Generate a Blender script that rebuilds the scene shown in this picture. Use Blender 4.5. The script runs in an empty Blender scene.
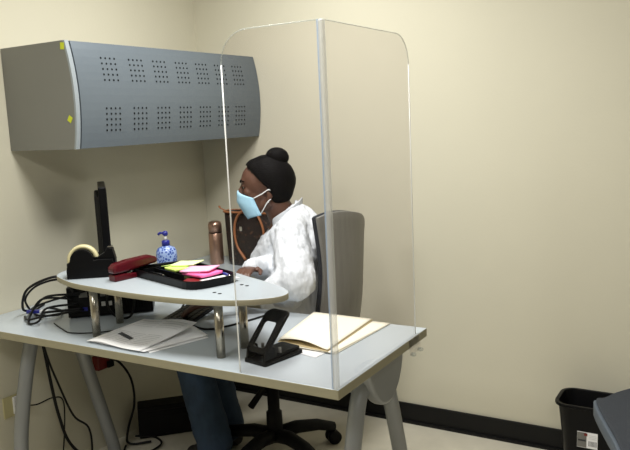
import bpy, bmesh, math, random
from mathutils import Vector, Matrix
random.seed(7)
scn = bpy.context.scene
COL = scn.collection
PI = math.pi

# ------------------------------------------------------------ camera
cd = bpy.data.cameras.new('camera'); cam = bpy.data.objects.new('camera', cd); COL.objects.link(cam)
R_ = Vector((0.85845628, 0.51090791, -0.04501027)); U_ = Vector((-0.03544428, 0.14664567, 0.98855387)); F_ = Vector((-0.51166055, 0.84703492, -0.14399766))
M = Matrix((R_, U_, -F_)).transposed().to_4x4(); M.translation = (2.4704, -2.9765, 1.4313)
cam.matrix_world = M
cd.sensor_width = 36; cd.lens = 717.88 / 630 * 36; cd.clip_start = 0.05
scn.camera = cam
# ------------------------------------------------------------ world, exposure, lights
w = bpy.data.worlds.new('world'); scn.world = w; w.use_nodes = True
w.node_tree.nodes['Background'].inputs[0].default_value = (0.9, 0.95, 1, 1)
w.node_tree.nodes['Background'].inputs[1].default_value = 0.3
vs = scn.view_settings; vs.view_transform = 'Standard'; vs.look = 'None'; vs.gamma = 1; vs.use_curve_mapping = False
vs.exposure = 0.08
LIGHTS = [(1.42, -1.55, 33), (2.95, -3.1, 14), (1.00, -3.4, 20), (0.90, -0.80, 15)]
for (lx, ly, e) in LIGHTS:
    ld = bpy.data.lights.new('ceiling_lamp', 'AREA'); ld.shape = 'RECTANGLE'; ld.size = 0.42; ld.size_y = 0.5
    ld.energy = e; ld.color = (1.0, 1.0, 0.97)
    lo = bpy.data.objects.new('ceiling_lamp', ld); lo.location = (lx, ly, 2.385); COL.objects.link(lo)

# ------------------------------------------------------------ materials
MATS = {}
def mat(name, col, rough=0.5, metal=0.0, noise=0.0, nscale=20.0, bump=0.0, bscale=80.0, spec=0.5, stretch=None, sheen=0, coat=0):
    if name in MATS: return MATS[name]
    m = bpy.data.materials.new(name); m.use_nodes = True; nt = m.node_tree; b = nt.nodes['Principled BSDF']
    b.inputs['Roughness'].default_value = rough; b.inputs['Metallic'].default_value = metal
    b.inputs['Specular IOR Level'].default_value = spec
    if sheen: b.inputs['Sheen Weight'].default_value = sheen
    if coat: b.inputs['Coat Weight'].default_value = coat
    tc = nt.nodes.new('ShaderNodeTexCoord'); vec = tc.outputs['Object']
    if stretch:
        mp = nt.nodes.new('ShaderNodeMapping'); mp.inputs['Scale'].default_value = stretch
        nt.links.new(vec, mp.inputs[0]); vec = mp.outputs[0]
    if noise > 0:
        n = nt.nodes.new('ShaderNodeTexNoise'); n.inputs['Scale'].default_value = nscale; n.inputs['Detail'].default_value = 4
        nt.links.new(vec, n.inputs['Vector'])
        mx = nt.nodes.new('ShaderNodeMix'); mx.data_type = 'RGBA'
        mx.inputs['A'].default_value = tuple(max(0, c * (1 - noise)) for c in col) + (1,)
        mx.inputs['B'].default_value = tuple(min(1, c * (1 + noise)) for c in col) + (1,)
        nt.links.new(n.outputs['Fac'], mx.inputs['Factor']); nt.links.new(mx.outputs['Result'], b.inputs['Base Color'])
    else: b.inputs['Base Color'].default_value = tuple(col) + (1,)
    if bump > 0:
        n2 = nt.nodes.new('ShaderNodeTexNoise'); n2.inputs['Scale'].default_value = bscale; n2.inputs['Detail'].default_value = 3
        nt.links.new(vec, n2.inputs['Vector'])
        bp = nt.nodes.new('ShaderNodeBump'); bp.inputs['Strength'].default_value = bump; bp.inputs['Distance'].default_value = 0.01
        nt.links.new(n2.outputs['Fac'], bp.inputs['Height']); nt.links.new(bp.outputs[0], b.inputs['Normal'])
    MATS[name] = m; return m

def acrylic(name, tint, refl=1.0):
    m = bpy.data.materials.new(name); m.use_nodes = True; nt = m.node_tree; nt.nodes.clear()
    out = nt.nodes.new('ShaderNodeOutputMaterial'); tr = nt.nodes.new('ShaderNodeBsdfTransparent'); gl = nt.nodes.new('ShaderNodeBsdfGlossy')
    tr.inputs[0].default_value = tint + (1,); gl.inputs['Roughness'].default_value = 0.02
    lw = nt.nodes.new('ShaderNodeLayerWeight'); lw.inputs['Blend'].default_value = 0.5
    pw = nt.nodes.new('ShaderNodeMath'); pw.operation = 'POWER'; pw.inputs[1].default_value = 4; nt.links.new(lw.outputs['Facing'], pw.inputs[0])
    mm = nt.nodes.new('ShaderNodeMath'); mm.operation = 'MULTIPLY_ADD'; mm.inputs[1].default_value = refl * .7; mm.inputs[2].default_value = .005; nt.links.new(pw.outputs[0], mm.inputs[0])
    mx = nt.nodes.new('ShaderNodeMixShader'); nt.links.new(mm.outputs[0], mx.inputs[0]); nt.links.new(tr.outputs[0], mx.inputs[1]); nt.links.new(gl.outputs[0], mx.inputs[2])
    nt.links.new(mx.outputs[0], out.inputs[0]); return m
def milky(name, col, clear):
    m = bpy.data.materials.new(name); m.use_nodes = True; nt = m.node_tree; nt.nodes.clear()
    out = nt.nodes.new('ShaderNodeOutputMaterial'); tr = nt.nodes.new('ShaderNodeBsdfTransparent'); pb = nt.nodes.new('ShaderNodeBsdfPrincipled')
    pb.inputs['Base Color'].default_value = col + (1,); pb.inputs['Roughness'].default_value = 0.15
    tr.inputs[0].default_value = (0.96, 0.97, 0.97, 1)
    mx = nt.nodes.new('ShaderNodeMixShader'); mx.inputs[0].default_value = 1 - clear
    nt.links.new(tr.outputs[0], mx.inputs[1]); nt.links.new(pb.outputs[0], mx.inputs[2]); nt.links.new(mx.outputs[0], out.inputs[0]); return m

wall_m = mat('wall_paint', (0.62, 0.585, 0.46), 0.75, noise=0.03, nscale=3, bump=0.04, bscale=90)
wall2_m = mat('unseen_wall_darkened', (0.36, 0.33, 0.26), 0.8)  # unseen walls, toned darker to cut bounce light and deepen shadows
ceil_m = mat('ceiling_paint', (0.62, 0.61, 0.56), 0.8)  # unseen ceiling, toned down as well to weaken the bounce
floor_m = mat('floor_vinyl', (0.60, 0.56, 0.46), 0.35, noise=0.12, nscale=14)
base_m = mat('black_vinyl', (0.006, 0.006, 0.006), 0.5, spec=.25)
lam = mat('laminate_top', (0.44, 0.485, 0.52), 0.25, noise=0.02, nscale=60)
edge_m = mat('edge_band', (0.30, 0.275, 0.185), 0.5, noise=0.06, nscale=30)
leg_m = mat('leg_paint', (0.27, 0.28, 0.285), 0.4, metal=0.25)
cab_m = mat('cabinet_door_paint', (0.125, 0.150, 0.175), 0.42, metal=0.2, noise=0.03, nscale=40)
side_m = mat('cabinet_side_paint', (0.165, 0.165, 0.148), 0.45, noise=0.03, nscale=10)
strip_m = mat('pale_strip', (0.26, 0.29, 0.31), 0.4)
steel = mat('brushed_steel', (0.36, 0.33, 0.27), 0.22, metal=0.9, noise=0.15, nscale=30, stretch=(1, 1, 0.05))
black = mat('black_plastic', (0.0035, 0.0035, 0.004), 0.35, spec=.14)
blackm = mat('matt_black_plastic', (0.004, 0.004, 0.0045), 0.6, spec=.2)
rubber = mat('black_rubber', (0.003, 0.003, 0.003), 0.7, spec=.15)
cablem = mat('cable_black', (0.004, 0.004, 0.0045), 0.5, spec=.25)
manila = mat('manila_card', (0.86, 0.81, 0.67), 0.7, noise=0.02)
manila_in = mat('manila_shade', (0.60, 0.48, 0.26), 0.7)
paper = mat('white_paper', (0.9, 0.89, 0.89), 0.75)
ink = mat('black_ink', (0.03, 0.03, 0.035), 0.6)
inkg = mat('grey_ink', (0.66, 0.66, 0.66), 0.7)
maroon = mat('maroon_plastic', (0.07, 0.003, 0.007), 0.3, spec=.3)
chrome = mat('chrome', (0.7, 0.7, 0.7), 0.2, metal=1)
tape_m = mat('cream_tape', (0.62, 0.56, 0.32), 0.45)
green_n = mat('neon_green_paper', (0.72, 0.93, 0.20), 0.7)
greenp = mat('pale_green_paper', (0.80, 0.90, 0.45), 0.7)
pink_n = mat('neon_pink_paper', (0.95, 0.16, 0.42), 0.7)
pinkp = mat('pale_pink_paper', (0.95, 0.42, 0.62), 0.7)
yellow_s = mat('neon_yellow_sticker', (0.55, 0.60, 0.02), 0.6)
blue_p = mat('blue_plastic', (0.012, 0.016, 0.20), 0.3)
copper = mat('copper_metal', (0.42, 0.26, 0.19), 0.28, metal=0.85)
tan = mat('tan_leather', (0.32, 0.12, 0.045), 0.5)
skin = mat('skin', (0.105, 0.046, 0.028), 0.42, noise=0.06, nscale=30)
hair = mat('black_hair', (0.004, 0.0035, 0.004), 0.55, spec=.04, bump=0.2, bscale=60, stretch=(1, 1, 3))
mask_m = mat('blue_mask_cloth', (0.40, 0.68, 0.86), 0.75, bump=0.1, bscale=300)
whitecord = mat('white_elastic', (0.8, 0.82, 0.82), 0.6)
shirt_m = mat('white_gauze', (0.62, 0.65, 0.69), 0.85, noise=0.05, nscale=60, bump=0.5, bscale=60, stretch=(1.3, 1.3, 0.3))
denim = mat('blue_denim', (0.024, 0.047, 0.088), 0.85, noise=0.45, nscale=28, bump=0.3, bscale=40, stretch=(1, 1, 0.4))
shoe_m = mat('dark_shoe', (0.01, 0.01, 0.01), 0.4)
chair_grey = mat('grey_woven_shell', (0.17, 0.165, 0.15), 0.55, noise=0.30, nscale=45, stretch=(1, 1, 0.08))
chair_fab = mat('charcoal_fabric', (0.020, 0.023, 0.030), 0.9, bump=0.3, bscale=250)
guest_fab = mat('slate_fabric', (0.032, 0.037, 0.046), 0.95, noise=0.2, nscale=150, bump=0.3, bscale=250)
guest_edge = mat('seat_edge_reflection', (0.085, 0.105, 0.13), 0.6)  # light reflected off the smooth plastic seat edge, put into a paler colour
guest_shell = mat('olive_black_plastic', (0.022, 0.022, 0.018), 0.5)
redp = mat('red_plastic', (0.16, 0.008, 0.006), 0.4)
ivory = mat('ivory_plastic', (0.50, 0.45, 0.24), 0.5)
white_pl = mat('white_plastic', (0.75, 0.75, 0.75), 0.4)
clear_a = acrylic('clear_acrylic', (0.955, 0.945, 0.945), 0.9)
edge_a = milky('acrylic_edge', (0.88, 0.89, 0.85), 0.35)
seam_a = milky('acrylic_seam', (0.90, 0.91, 0.90), 0.68)
seam_b = milky('acrylic_seam_blue', (0.45, 0.55, 0.72), 0.45)
rim_a = milky('acrylic_top_rim', (0.50, 0.54, 0.50), 0.72)
screen = mat('dark_screen', (0.01, 0.011, 0.013), 0.12)

def pattern_mat(name, c1, c2, scale, thr, rough=0.5, c3=None):
    m = bpy.data.materials.new(name); m.use_nodes = True; nt = m.node_tree; b = nt.nodes['Principled BSDF']; b.inputs['Roughness'].default_value = rough
    tc = nt.nodes.new('ShaderNodeTexCoord'); v = nt.nodes.new('ShaderNodeTexVoronoi'); v.inputs['Scale'].default_value = scale
    nt.links.new(tc.outputs['Object'], v.inputs['Vector'])
    cr = nt.nodes.new('ShaderNodeValToRGB'); cr.color_ramp.interpolation = 'CONSTANT'
    cr.color_ramp.elements[0].color = c1 + (1,); cr.color_ramp.elements[1].color = c2 + (1,); cr.color_ramp.elements[1].position = thr
    nt.links.new(v.outputs['Distance'], cr.inputs[0]); nt.links.new(cr.outputs[0], b.inputs['Base Color']); return m
bag_m = pattern_mat('brown_monogram_canvas', (0.075, 0.036, 0.022), (0.014, 0.008, 0.007), 42, 0.24, 0.45)
sani_m = pattern_mat('blue_floral_bottle', (0.03, 0.07, 0.30), (0.27, 0.36, 0.60), 120, 0.48, 0.3)

# ------------------------------------------------------------ mesh helpers
class MB:
    """collects shapes; build() links them as one mesh object"""
    def __init__(s): s.bm = bmesh.new(); s.mats = []
    def mi(s, m):
        if m not in s.mats: s.mats.append(m)
        return s.mats.index(m)
    def _set(s, verts, m, mx=None, smooth=False):
        if mx is not None: bmesh.ops.transform(s.bm, matrix=mx, verts=verts)
        fs = set(f for v in verts for f in v.link_faces); i = s.mi(m)
        for f in fs: f.material_index = i; f.smooth = smooth
        return fs
    def box(s, c, size, m, rz=0, bev=0, mx=None, seg=2):
        t = bmesh.new(); bmesh.ops.create_cube(t, size=1); bmesh.ops.scale(t, vec=size, verts=t.verts)
        if bev: bmesh.ops.bevel(t, geom=t.edges[:], offset=bev, segments=seg, affect='EDGES', profile=0.5)
        X = Matrix.Translation(c) @ Matrix.Rotation(rz, 4, 'Z')
        if mx is not None: X = mx @ X
        s.merge(t, m, X, smooth=False)
    def merge(s, t, m, X=None, smooth=False):
        if X is not None: bmesh.ops.transform(t, matrix=X, verts=t.verts)
        i = s.mi(m); vm = {}
        for v in t.verts: vm[v] = s.bm.verts.new(v.co)
        for f in t.faces:
            try: nf = s.bm.faces.new([vm[v] for v in f.verts]); nf.material_index = i; nf.smooth = smooth
            except ValueError: pass
        t.free()
    def prism(s, pts, z0, z1, m, mside=None, bev=0, mx=None, smooth=False):
        """pts ccw xy outline extruded in z"""
        t = s.bm; lo = [t.verts.new((p[0], p[1], z0)) for p in pts]; hi = [t.verts.new((p[0], p[1], z1)) for p in pts]
        i = s.mi(m); j = s.mi(mside or m); n = len(pts)
        f = t.faces.new(hi); f.material_index = i
        f = t.faces.new(lo[::-1]); f.material_index = i
        for k in range(n):
            f = t.faces.new((lo[k], lo[(k + 1) % n], hi[(k + 1) % n], hi[k])); f.material_index = j; f.smooth = smooth
        if mx is not None: bmesh.ops.transform(t, matrix=mx, verts=lo + hi)
    def tube(s, pts, r, m, seg=8, cap=True, radii=None, flat=1.0):
        P = [Vector(p) for p in pts]; n = len(P); rings = []; i = s.mi(m)
        up = None
        for k in range(n):
            d = (P[min(k + 1, n - 1)] - P[max(k - 1, 0)]).normalized()
            if up is None:
                a = Vector((0, 0, 1)) if abs(d.z) < .9 else Vector((1, 0, 0)); up = (a - d * a.dot(d)).normalized()
            else: up = (up - d * up.dot(d)).normalized()
            side = d.cross(up); rr = radii[k] if radii else r
            rings.append([s.bm.verts.new(P[k] + (up * math.cos(q) * flat + side * math.sin(q)) * rr) for q in [2 * PI * h / seg for h in range(seg)]])
        for k in range(n - 1):
            for h in range(seg):
                f = s.bm.faces.new((rings[k][h], rings[k][(h + 1) % seg], rings[k + 1][(h + 1) % seg], rings[k + 1][h])); f.material_index = i; f.smooth = True
        if cap:
            for rg in (rings[0][::-1], rings[-1]): f = s.bm.faces.new(rg); f.material_index = i
    def lathe(s, prof, m, c=(0, 0, 0), seg=24, mx=None):
        """prof: list of (r,z[,mat])"""
        vs_ = []; i0 = s.mi(m); rings = []
        for p in prof:
            r = max(p[0], 1e-5); ring = [s.bm.verts.new((c[0] + r * math.cos(2 * PI * h / seg), c[1] + r * math.sin(2 * PI * h / seg), c[2] + p[1])) for h in range(seg)]
            rings.append(ring); vs_ += ring
        for k in range(len(prof) - 1):
            i = s.mi(prof[k][2]) if len(prof[k]) > 2 else i0
            for h in range(seg):
                f = s.bm.faces.new((rings[k][h], rings[k][(h + 1) % seg], rings[k + 1][(h + 1) % seg], rings[k + 1][h])); f.material_index = i; f.smooth = True
        for rg in (rings[0][::-1], rings[-1]): f = s.bm.faces.new(rg); f.material_index = i0
        if mx is not None: bmesh.ops.transform(s.bm, matrix=mx, verts=vs_)
    def grid(s, P, m, thick=0.0, smooth=True):
        """P rows of points -> surface, optional thickness downwards (z)"""
        a = [[s.bm.verts.new(p) for p in row] for row in P]; i = s.mi(m); R, C_ = len(P), len(P[0])
        def q(v1, v2, v3, v4): f = s.bm.faces.new((v1, v2, v3, v4)); f.material_index = i; f.smooth = smooth
        for r in range(R - 1):
            for c in range(C_ - 1): q(a[r][c], a[r][c + 1], a[r + 1][c + 1], a[r + 1][c])
        if thick:
            tv = thick if isinstance(thick, Vector) else Vector((0, 0, -thick))
            b = [[s.bm.verts.new(Vector(p) + tv) for p in row] for row in P]
            for r in range(R - 1):
                for c in range(C_ - 1): q(b[r][c], b[r + 1][c], b[r + 1][c + 1], b[r][c + 1])
            for c in range(C_ - 1): q(a[0][c + 1], a[0][c], b[0][c], b[0][c + 1]); q(a[-1][c], a[-1][c + 1], b[-1][c + 1], b[-1][c])
            for r in range(R - 1): q(a[r][0], a[r + 1][0], b[r + 1][0], b[r][0]); q(a[r + 1][-1], a[r][-1], b[r][-1], b[r + 1][-1])
    def ball(s, c, rad, m, sub=2, X=None):
        t = bmesh.new(); bmesh.ops.create_icosphere(t, subdivisions=sub, radius=1); bmesh.ops.scale(t, vec=rad if not isinstance(rad, (int, float)) else (rad,) * 3, verts=t.verts)
        s.merge(t, m, Matrix.Translation(c) @ (X or Matrix()), smooth=True)
    def build(s, name, parent=None, bevel=0, nrm=True):
        if nrm: bmesh.ops.recalc_face_normals(s.bm, faces=s.bm.faces)
        me = bpy.data.meshes.new(name); s.bm.to_mesh(me); s.bm.free()
        for m in s.mats: me.materials.append(m)
        o = bpy.data.objects.new(name, me); COL.objects.link(o)
        if parent is not None:
            o.parent = parent; o.matrix_parent_inverse = world(parent).inverted()
        if bevel:
            b = o.modifiers.new('bevel', 'BEVEL'); b.width = bevel; b.segments = 2; b.limit_method = 'ANGLE'; b.angle_limit = math.radians(40)
        return o
def world(o):
    m = o.matrix_basis.copy()
    while o.parent is not None: m = o.parent.matrix_basis @ o.matrix_parent_inverse @ m if False else o.matrix_parent_inverse @ m; m = o.parent.matrix_basis @ m; o = o.parent
    return m
def thing(name, loc, label, cat, group=None):
    o = bpy.data.objects.new(name, None); o.location = loc; o.empty_display_size = .05; COL.objects.link(o)
    o['label'] = label; o['category'] = cat
    if group: o['group'] = group
    return o
def tag(o, label, cat, group=None):
    o['label'] = label; o['category'] = cat
    if group: o['group'] = group
    return o
def struct(o): o['kind'] = 'structure'; return o
def smooth_path(pts, n=8):
    P = [Vector(p) for p in pts]; out = []
    for i in range(len(P) - 1):
        p0, p1, p2, p3 = P[max(i - 1, 0)], P[i], P[i + 1], P[min(i + 2, len(P) - 1)]
        for k in range(n):
            t = k / n
            out.append(0.5 * ((2 * p1) + (p2 - p0) * t + (2 * p0 - 5 * p1 + 4 * p2 - p3) * t * t + (3 * p1 - p0 - 3 * p2 + p3) * t ** 3))
    out.append(P[-1]); return out
def smooth_loop(pts, n=6):
    P = [Vector((p[0], p[1], 0)) for p in pts]; N = len(P); out = []
    for i in range(N):
        p0, p1, p2, p3 = P[i - 1], P[i], P[(i + 1) % N], P[(i + 2) % N]
        for k in range(n):
            t = k / n; out.append(0.5 * ((2 * p1) + (p2 - p0) * t + (2 * p0 - 5 * p1 + 4 * p2 - p3) * t * t + (3 * p1 - p0 - 3 * p2 + p3) * t ** 3))
    return [(v.x, v.y) for v in out]
def rrect(x0, y0, x1, y1, r, n=5):
    out = []
    for (cx, cy, a) in ((x1 - r, y1 - r, 0), (x0 + r, y1 - r, 90), (x0 + r, y0 + r, 180), (x1 - r, y0 + r, 270)):
        for k in range(n + 1): q = math.radians(a + 90 * k / n); out.append((cx + r * math.cos(q), cy + r * math.sin(q)))
    return out
def blob(name, prims, m, voxel=0.006, smooth=6, parent=None, extra=None):
    """prims: ('c',p0,p1,r0,r1) tapered capsule | ('e',centre,(rx,ry,rz),Matrix3 or None). voxel-fused into one smooth skin"""
    bm = bmesh.new()
    for p in prims:
        t = bmesh.new()
        if p[0] == 'c':
            for (c, r) in ((p[1], p[3]), (p[2], p[4])):
                bmesh.ops.create_icosphere(t, subdivisions=3, radius=r, matrix=Matrix.Translation(c))
            h = bmesh.ops.convex_hull(t, input=t.verts[:]); bad = [g for g in h['geom_interior'] if isinstance(g, bmesh.types.BMVert)]
            bmesh.ops.delete(t, geom=bad, context='VERTS')
        else:
            bmesh.ops.create_icosphere(t, subdivisions=3, radius=1)
            X = Matrix.Diagonal(Vector(p[2])).to_4x4()
            if len(p) > 3 and p[3] is not None: X = p[3].to_4x4() @ X
            bmesh.ops.transform(t, matrix=Matrix.Translation(p[1]) @ X, verts=t.verts)
        vm = {v: bm.verts.new(v.co) for v in t.verts}
        for f in t.faces:
            try: bm.faces.new([vm[v] for v in f.verts])
            except ValueError: pass
        t.free()
    bmesh.ops.recalc_face_normals(bm, faces=bm.faces)
    me = bpy.data.meshes.new(name); bm.to_mesh(me); bm.free()
    o = bpy.data.objects.new(name, me); COL.objects.link(o)
    rm = o.modifiers.new('r', 'REMESH'); rm.mode = 'VOXEL'; rm.voxel_size = voxel; rm.use_smooth_shade = True
    sm = o.modifiers.new('s', 'SMOOTH'); sm.factor = 0.5; sm.iterations = smooth
    if extra: extra(o)
    dg = bpy.context.evaluated_depsgraph_get(); dg.update()
    me2 = bpy.data.meshes.new_from_object(o.evaluated_get(dg)); o.modifiers.clear(); o.data = me2; me2.name = name
    me2.materials.clear(); me2.materials.append(m)
    for p in me2.polygons: p.use_smooth = True
    if parent is not None: o.parent = parent; o.matrix_parent_inverse = world(parent).inverted()
    return o

# ------------------------------------------------------------ room
X1, Y0, H = 4.6, -5.2, 2.42
def slab(name, c, s, m): b = MB(); b.box(c, s, m); return struct(b.build(name))
slab('floor', (X1 / 2, Y0 / 2, -.05), (X1 + .2, -Y0 + .2, .1), floor_m)
slab('ceiling', (X1 / 2, Y0 / 2, H + .05), (X1 + .2, -Y0 + .2, .1), ceil_m)
slab('wall_left', (-.05, Y0 / 2, H / 2), (.1, -Y0 + .2, H), wall_m)
slab('wall_back', (X1 / 2, .05, H / 2), (X1, .1, H), wall_m)
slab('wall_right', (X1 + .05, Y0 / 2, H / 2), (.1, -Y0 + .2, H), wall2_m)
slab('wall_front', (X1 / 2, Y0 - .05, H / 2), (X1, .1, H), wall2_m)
b = MB(); b.box((X1 / 2, -.006, .047), (X1, .012, .094), base_m, bev=.003); b.prism([(0.0, -.024), (X1, -.024), (X1, -.010), (0.0, -.010)], 0.0, .012, base_m)
struct(b.build('baseboard_back'))
# ceiling light fixtures
for i, (lx, ly, e) in enumerate(LIGHTS):
    t = thing('ceiling_light', (lx, ly, H), 'recessed square ceiling light panel above ' + ['the desk', 'the camera side of the room', 'the far left floor', 'the wall cabinet corner'][i], 'light', 'ceiling light panels')
    b = MB()
    for sx, sy, w_, h_ in ((0, .3, .64, .03), (0, -.3, .64, .03), (.3, 0, .03, .6), (-.3, 0, .03, .6)): b.box((lx + sx, ly + sy, H - .012), (w_, h_, .024), white_pl)
    b.build('frame', t)
    b = MB(); b.box((lx, ly, H - .006), (.58, .58, .01), white_pl); b.build('diffuser', t)

# ------------------------------------------------------------ desk
DX, YB, YF, DZ = 1.59, -.8375, -1.4405, .74
t = thing('office_desk', (.8, -1.14, 0), 'pale grey laminate desk with beige edge band on tubular arched legs', 'desk')
b = MB(); b.prism([(0.002, YF), (DX, YF), (DX, YB), (0.002, YB)], DZ - .028, DZ, lam, edge_m); b.build('desktop', t, bevel=.0025)
def legpath(x, sgn, yc, ztop=.60, spread=.19, foot=.0):
    return smooth_path([(x, yc + sgn * .045, ztop), (x, yc + sgn * .085, ztop - .13), (x, yc + sgn * .13, .33), (x, yc + sgn * .175, .012)], 6)
for p in ([(1.5, -1.10, .68), (1.5, -1.165, .595), (1.5, -1.215, .45), (1.5, -1.27, .25), (1.5, -1.31, .02)], [(1.5, -.985, .64), (1.5, -.946, .526), (1.5, -.881, .314), (1.5, -.825, .12), (1.5, -.80, .02)]):
    b = MB(); b.tube(smooth_path(p, 6), .0255, leg_m, seg=16); l = b.build('leg', t)
    f = MB(); f.lathe([(.026, 0), (.032, .004), (.032, .022), (.026, .026)], rubber, (1.5, p[-1][1], 0), 16); f.build('foot', l)
b = MB(); t2 = [(.122 * math.cos(q), .162 * math.sin(q)) for q in [PI + PI * k / 18 for k in range(19)]]
b.prism(t2, -.010, .030, leg_m, mx=Matrix.Translation((1.515, -1.045, .711)) @ Matrix(((0, 0, 1, 0), (1, 0, 0, 0), (0, 1, 0, 0), (0, 0, 0, 1))), smooth=True)
b.build('leg_bracket', t, bevel=.010)
for x in (.12,):
    for p in ([(x, -1.215, .705), (x, -1.260, .60), (x, -1.310, .418), (x, -1.342, .24), (x, -1.352, .02)], [(x, -1.055, .705), (x, -1.03, .60), (x, -1.000, .474), (x, -.950, .289), (x, -.895, .08), (x, -.885, .02)]):
        b = MB(); b.tube(smooth_path(p, 6), .027, leg_m, seg=16); l = b.build('leg', t)
        f = MB(); f.lathe([(.024, 0), (.03, .004), (.03, .022), (.026, .026)], rubber, (x, p[-1][1], 0), 16); f.build('foot', l)
b = MB(); b.box((.80, -1.12, .69), (1.22, .04, .04), leg_m, bev=.004); b.build('cross_rail', t)
# side return desk in the corner
t = thing('side_desk', (.25, -.42, 0), 'grey side return desktop in the wall corner under the bag', 'desk')
b = MB(); b.prism([(0.002, YB + .003), (.52, YB + .003), (.52, -.003), (0.002, -.003)], DZ - .028, DZ, lam, edge_m); b.build('desktop', t, bevel=.0025)
for yy in (-.72, -.06):
    b = MB(); b.prism([(0.002, .711), (0.002, .50), (.03, .50), (.36, .69), (.36, .711)], -.012, .012, leg_m, mx=Matrix.Translation((0, yy, 0)) @ Matrix(((1, 0, 0, 0), (0, 0, 1, 0), (0, 1, 0, 0), (0, 0, 0, 1)))); b.build('bracket', t)

# ------------------------------------------------------------ raised shelf
SZ = .93
t = thing('counter_shelf', (.83, -1.25, DZ), 'oval grey raised counter shelf on short steel posts on the desk', 'shelf')
outl = [(.352, -1.25), (.385, -1.312), (.455, -1.350), (.560, -1.385), (.69, -1.402), (.825, -1.416), (.96, -1.418), (1.08, -1.410), (1.17, -1.392), (1.25, -1.36), (1.312, -1.305), (1.325, -1.262), (1.308, -1.225), (1.26, -1.187), (1.17, -1.140), (1.07, -1.098), (.95, -1.045), (.80, -1.01), (.65, -1.015), (.52, -1.065), (.42, -1.125), (.365, -1.19)]
b = MB(); b.prism(smooth_loop(outl, 5), SZ - .019, SZ, lam, edge_m, smooth=True); b.build('shelf_top', t, bevel=.002)
for (x, y) in ((1.138, -1.35), (1.149, -1.245), (.60, -1.344), (.55, -1.19)):
    b = MB(); b.lathe([(.0138, DZ), (.0138, SZ - .019)], steel, (x, y, 0), 16); b.build('post', t)
for (x, y) in ((1.105, -1.322), (1.130, -1.328), (1.122, -1.207), (1.147, -1.213)):
    b = MB(); b.lathe([(.006, SZ), (.006, SZ + .0008), (.002, SZ + .001)], blackm, (x, y, 0), 12); b.build('screw', t)

# ------------------------------------------------------------ wall cabinet
t = thing('wall_cabinet', (0, -.58, 1.366), 'grey metal overhead cabinet with perforated curved door on left wall', 'cabinet')
CZ0, CZ1, CY0, CY1 = 1.366, 1.757, -1.162, -.004
def cx(z, base=.362): u = (z - CZ0) / (CZ1 - CZ0); return base + .010 * (1 - u) + .045 * 4 * u * (1 - u) * .55
def prof(base, n=12, x0=0.002):
    return [(x0, CZ0)] + [(cx(CZ0 + (CZ1 - CZ0) * k / n, base), CZ0 + (CZ1 - CZ0) * k / n) for k in range(n + 1)] + [(x0, CZ1)]
XZ = Matrix(((1, 0, 0, 0), (0, 0, 1, 0), (0, 1, 0, 0), (0, 0, 0, 1)))
for (ya, yb) in ((CY0, CY0 + .018), (CY1 - .018, CY1)):
    b = MB(); b.prism(prof(.352), ya, yb, side_m, mx=XZ, smooth=False); sp = b.build('side_panel', t)
    if ya > -.5: continue
    b = MB(); P = prof(.352)[1:-1]; pp = P + [(p[0] + .009, p[1]) for p in P[::-1]]
    b.prism(pp, ya, yb, strip_m, mx=XZ); b.build('edge_strip', t)
b = MB(); b.prism(prof(.335), CY0 + .018, CY1 - .018, side_m, mx=XZ); b.build('body', t)
b = MB(); n = 14; P = [(cx(CZ0 + (CZ1 - CZ0) * k / n, .352), CZ0 + .001 + (CZ1 - CZ0 - .002) * k / n) for k in range(n + 1)]
b.prism([(p[0] - .012, p[1]) for p in P] + [(p[0] + .009, p[1]) for p in P[::-1]], CY0 + .0245, CY1 - .001, cab_m, mx=XZ)
door = b.build('door', t)
starts_t = [-1.010, -.866, -.731, -.594, -.462, -.330, -.200]
for rowz in (1.666, 1.478):
    for gi, ys in enumerate(starts_t):
        b = MB()
        for c in range(4):
            for r in range(5):
                z = rowz + .034 - r * .0205; y = ys - (.006 if rowz < 1.6 else 0) + c * .0225; x = cx(z, .352) + .0093
                b.lathe([(.0042, 0), (.0042, .0006)], rubber, (0, 0, 0), 6, mx=Matrix.Translation((x + .0003, y, z)) @ Matrix.Rotation(PI / 2, 4, 'Y'))
        b.build('perforation_panel', door)
for (x, z, r) in ((.357, 1.741, .1), (.363, 1.480, .6)):
    b = MB(); b.box((0, 0, 0), (.020, .001, .024 if z > 1.6 else .022), yellow_s, mx=Matrix.Translation((x - .008, CY0 - .001, z - .004)) @ Matrix.Rotation(r, 4, 'Y')); o = b.build('sticker', t); o['label'] = 'neon yellow sticker'

# ------------------------------------------------------------ acrylic guard
GZ0, GZ1 = DZ, 1.672
t = thing('sneeze_guard', (DX - .01, YF + .01, DZ), 'clear acrylic corner sneeze guard standing on the desk corner', 'screen')
gx, gy = DX - .008, YF + .006
def panel_outline(L, H_, r, n=8):
    p = [(0, 0), (L, 0), (L, H_ - r)]
    for k in range(n + 1): q = PI / 2 * k / n; p.append((L - r + r * math.cos(q), H_ - r + r * math.sin(q)))
    p.append((0, H_)); return p
for nm, L, ax in (('panel', gx - 1.272, Matrix(((-1, 0, 0, gx), (0, 0, 1, gy), (0, 1, 0, GZ0), (0, 0, 0, 1)))), ('panel', -.915 - gy, Matrix(((0, 0, -1, gx), (1, 0, 0, gy), (0, 1, 0, GZ0), (0, 0, 0, 1))))):
    o_ = panel_outline(L, GZ1 - GZ0, .085)
    b = MB(); b.prism(o_, -.002, .002, clear_a, mx=ax); pn = b.build('panel', t)
    # polished rim: thin tube-like strip following the outline
    b = MB(); k = 0; path = o_[1:]
    P3 = [ax @ Vector((p[0], p[1], 0)) for p in path]
    v = P3[:2]; tp = P3[1:]
    b.tube([v[0], v[1]], .0021, edge_a, seg=6); b.tube(tp, .0017, rim_a, seg=6); b.build('rim', pn)
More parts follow.
